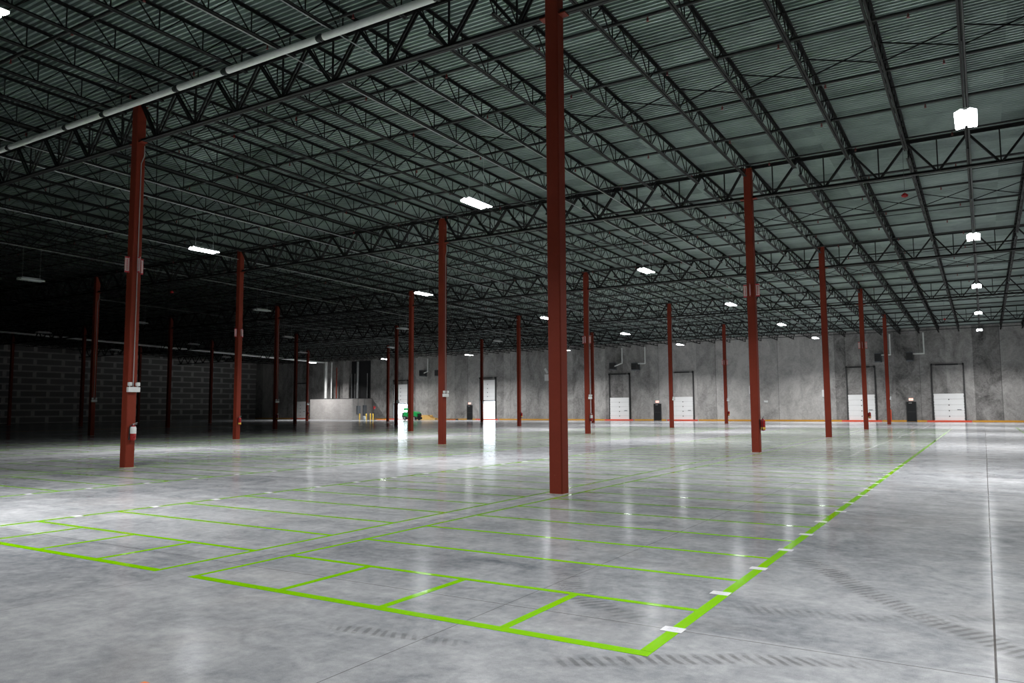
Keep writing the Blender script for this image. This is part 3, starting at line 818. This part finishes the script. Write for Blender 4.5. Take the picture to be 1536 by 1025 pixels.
tag(obj('orange_hose', MB().pipe([(-69.3, 73.2, .05), (-68.7, 73.0, .05), (-68.2, 73.3, .05), (-67.6, 73.2, .05), (-67.0, 73.5, .05)], .05, 8), M['orange']), 'orange hose on the floor right of the bollards', 'hose')

# green ride-on machine
gm = thing('ride_on_sweeper', 'green ride-on sweeper with black wheels before the open dock door', 'machine', (-63.2, 73.9, 0))
obj('chassis', MB().bbox(-1.25, 1.25, -.55, .55, .18, .48, .04).bbox(-1.35, -1.1, -.5, .5, .12, .3, .03).bbox(1.15, 1.4, -.6, .6, .12, .42, .04), M['rubber'], gm)
hood = MB().prism([(.05,.485),(1.28,.485),(1.34,.62),(1.26,.95),(.95,1.14),(.35,1.24),(.05,1.12)], 'y', -.5, .5)
hood.prism([(-1.2,.485),(-.45,.485),(-.45,.80),(-.62,1.14),(-1.12,1.14),(-1.25,.8)], 'y', -.5, .5)
obj('bodywork', hood, M['green'], gm)
obj('seat', MB().bbox(-.42, .02, -.26, .26, .56, .68, .04).bbox(-.62, -.48, -.26, .26, .99, 1.38, .05).box(-.40, 0, -.2, .2, .485, .56), M['rubber'], gm)
obj('roof_guard', MB().prism([(-1.2,1.42),(-.15,1.42),(-.1,1.55),(-.2,1.66),(-1.1,1.72),(-1.25,1.6)], 'y', -.48, .48), M['green'], gm)
obj('grille', MB().bbox(1.341, 1.42, -.38, .38, .5, .9, .02), M['black'], gm)
obj('rear_hopper', MB().bbox(-1.52, -1.26, -.5, .5, .31, 1.1, .04), M['rubber'], gm)
obj('side_brush', MB().lathe([(.34, 0), (.30, .08), (.08, .14), (.04, .3)], (1.1, -.78, .01), 16), M['black'], gm)
fr = MB()
for a, b in ((-1.1, -.42), (-1.1, .42)): fr.cyl((a, b, .97), (a, b, 1.5), .03, 8)
for b in (-.42, .42): fr.cyl((.06, b, 1.0), (-.25, b, 1.5), .025, 8)
obj('roof_posts', fr, M['black'], gm)
obj('steering_wheel', MB().cyl((.18,0,1.06), (.05,0,1.24), .022, 8).cyl((.06,0,1.22), (.03,0,1.26), .19, 16), M['black'], gm)
for x in (-.85, .85):
    for y in (-.58, .58):
        w = MB().cyl((x, y-.10, .29), (x, y+.10, .29), .285, 20)
        wh = obj('wheel', w, M['rubber'], gm)
        obj('hub', MB().cyl((x, y-.112, .29), (x, y+.112, .29), .12, 12), M['silver'], wh)
# timber pile and dark offcuts
n_ = 0
for lay, (cnt, z) in enumerate(((5, .0), (5, .14), (4, .28), (3, .42), (3, .56))):
    for k in range(cnt):
        L = 3.6 - lay*.35 + random.uniform(-.3, .3); yy = 76.05 + (k-(cnt-1)/2)*.24; cx = -62.1 + lay*-.15 + random.uniform(-.1, .1)
        tag(obj('timber', MB().bbox(cx-L/2, cx+L/2, yy-.11, yy+.11, z+.001, z+.139, .008), M['wood']), 'pale yellow timber baulk in the pile right of the green machine', 'timber', 'timber baulks in the pile')
for k, (x, y, a) in enumerate(((-58.9, 76.2, 3), (-57.8, 76.5, -6))):
    o = tag(obj('dark_plank', MB().bbox(-.9, .9, -.07, .07, .001, .15, .01), M['rubber'], None, (x, y, 0)), 'dark plank on the floor, %s right of the pale timber pile' % ORD[k+1], 'plank', 'dark planks'); o.rotation_euler.z = R(a)
tag(obj('orange_cable', MB().pipe([(-59.6, 75.2, .04), (-58.6, 75.5, .04), (-57.6, 75.1, .04), (-56.6, 75.4, .04)], .04, 8), M['orange']), 'orange cord on the floor in front of the dark planks', 'cable')

# ------------------------------------------------------------------ world, camera
w = bpy.data.worlds.new('World'); SC.world = w; w.use_nodes = True
bg = w.node_tree.nodes['Background']; bg.inputs[0].default_value = (.80, .91, 1., 1); bg.inputs[1].default_value = 10.

F, YAW, PITCH, ROLL = 1153.58, .548740, .085865, -.005458
cs, sn = math.cos(YAW), math.sin(YAW)
fw = Vector((-sn, cs, 0)); rt = Vector((cs, sn, 0)); up = Vector((0, 0, 1))
f2 = fw*math.cos(PITCH) + up*math.sin(PITCH); u2 = up*math.cos(PITCH) - fw*math.sin(PITCH)
r3 = rt*math.cos(ROLL) + u2*math.sin(ROLL); u3 = u2*math.cos(ROLL) - rt*math.sin(ROLL)
cam = bpy.data.cameras.new('camera'); cam.sensor_width = 36; cam.sensor_fit = 'HORIZONTAL'; cam.lens = F/1536*36; cam.clip_end = 400
co = bpy.data.objects.new('camera', cam); C.objects.link(co)
co.matrix_world = Matrix(((r3.x, u3.x, -f2.x, 7.25457), (r3.y, u3.y, -f2.y, -13.62102), (r3.z, u3.z, -f2.z, 1.70), (0,0,0,1)))
SC.camera = co
vs = SC.view_settings; vs.view_transform = 'Standard'; vs.look = 'None'; vs.gamma = 1; vs.use_curve_mapping = False
vs.exposure = 0.
SC.cycles.max_bounces = 8; SC.cycles.diffuse_bounces = 4; SC.cycles.glossy_bounces = 4
SC.cycles.use_denoising = True
SC.cycles.sample_clamp_indirect = 4.
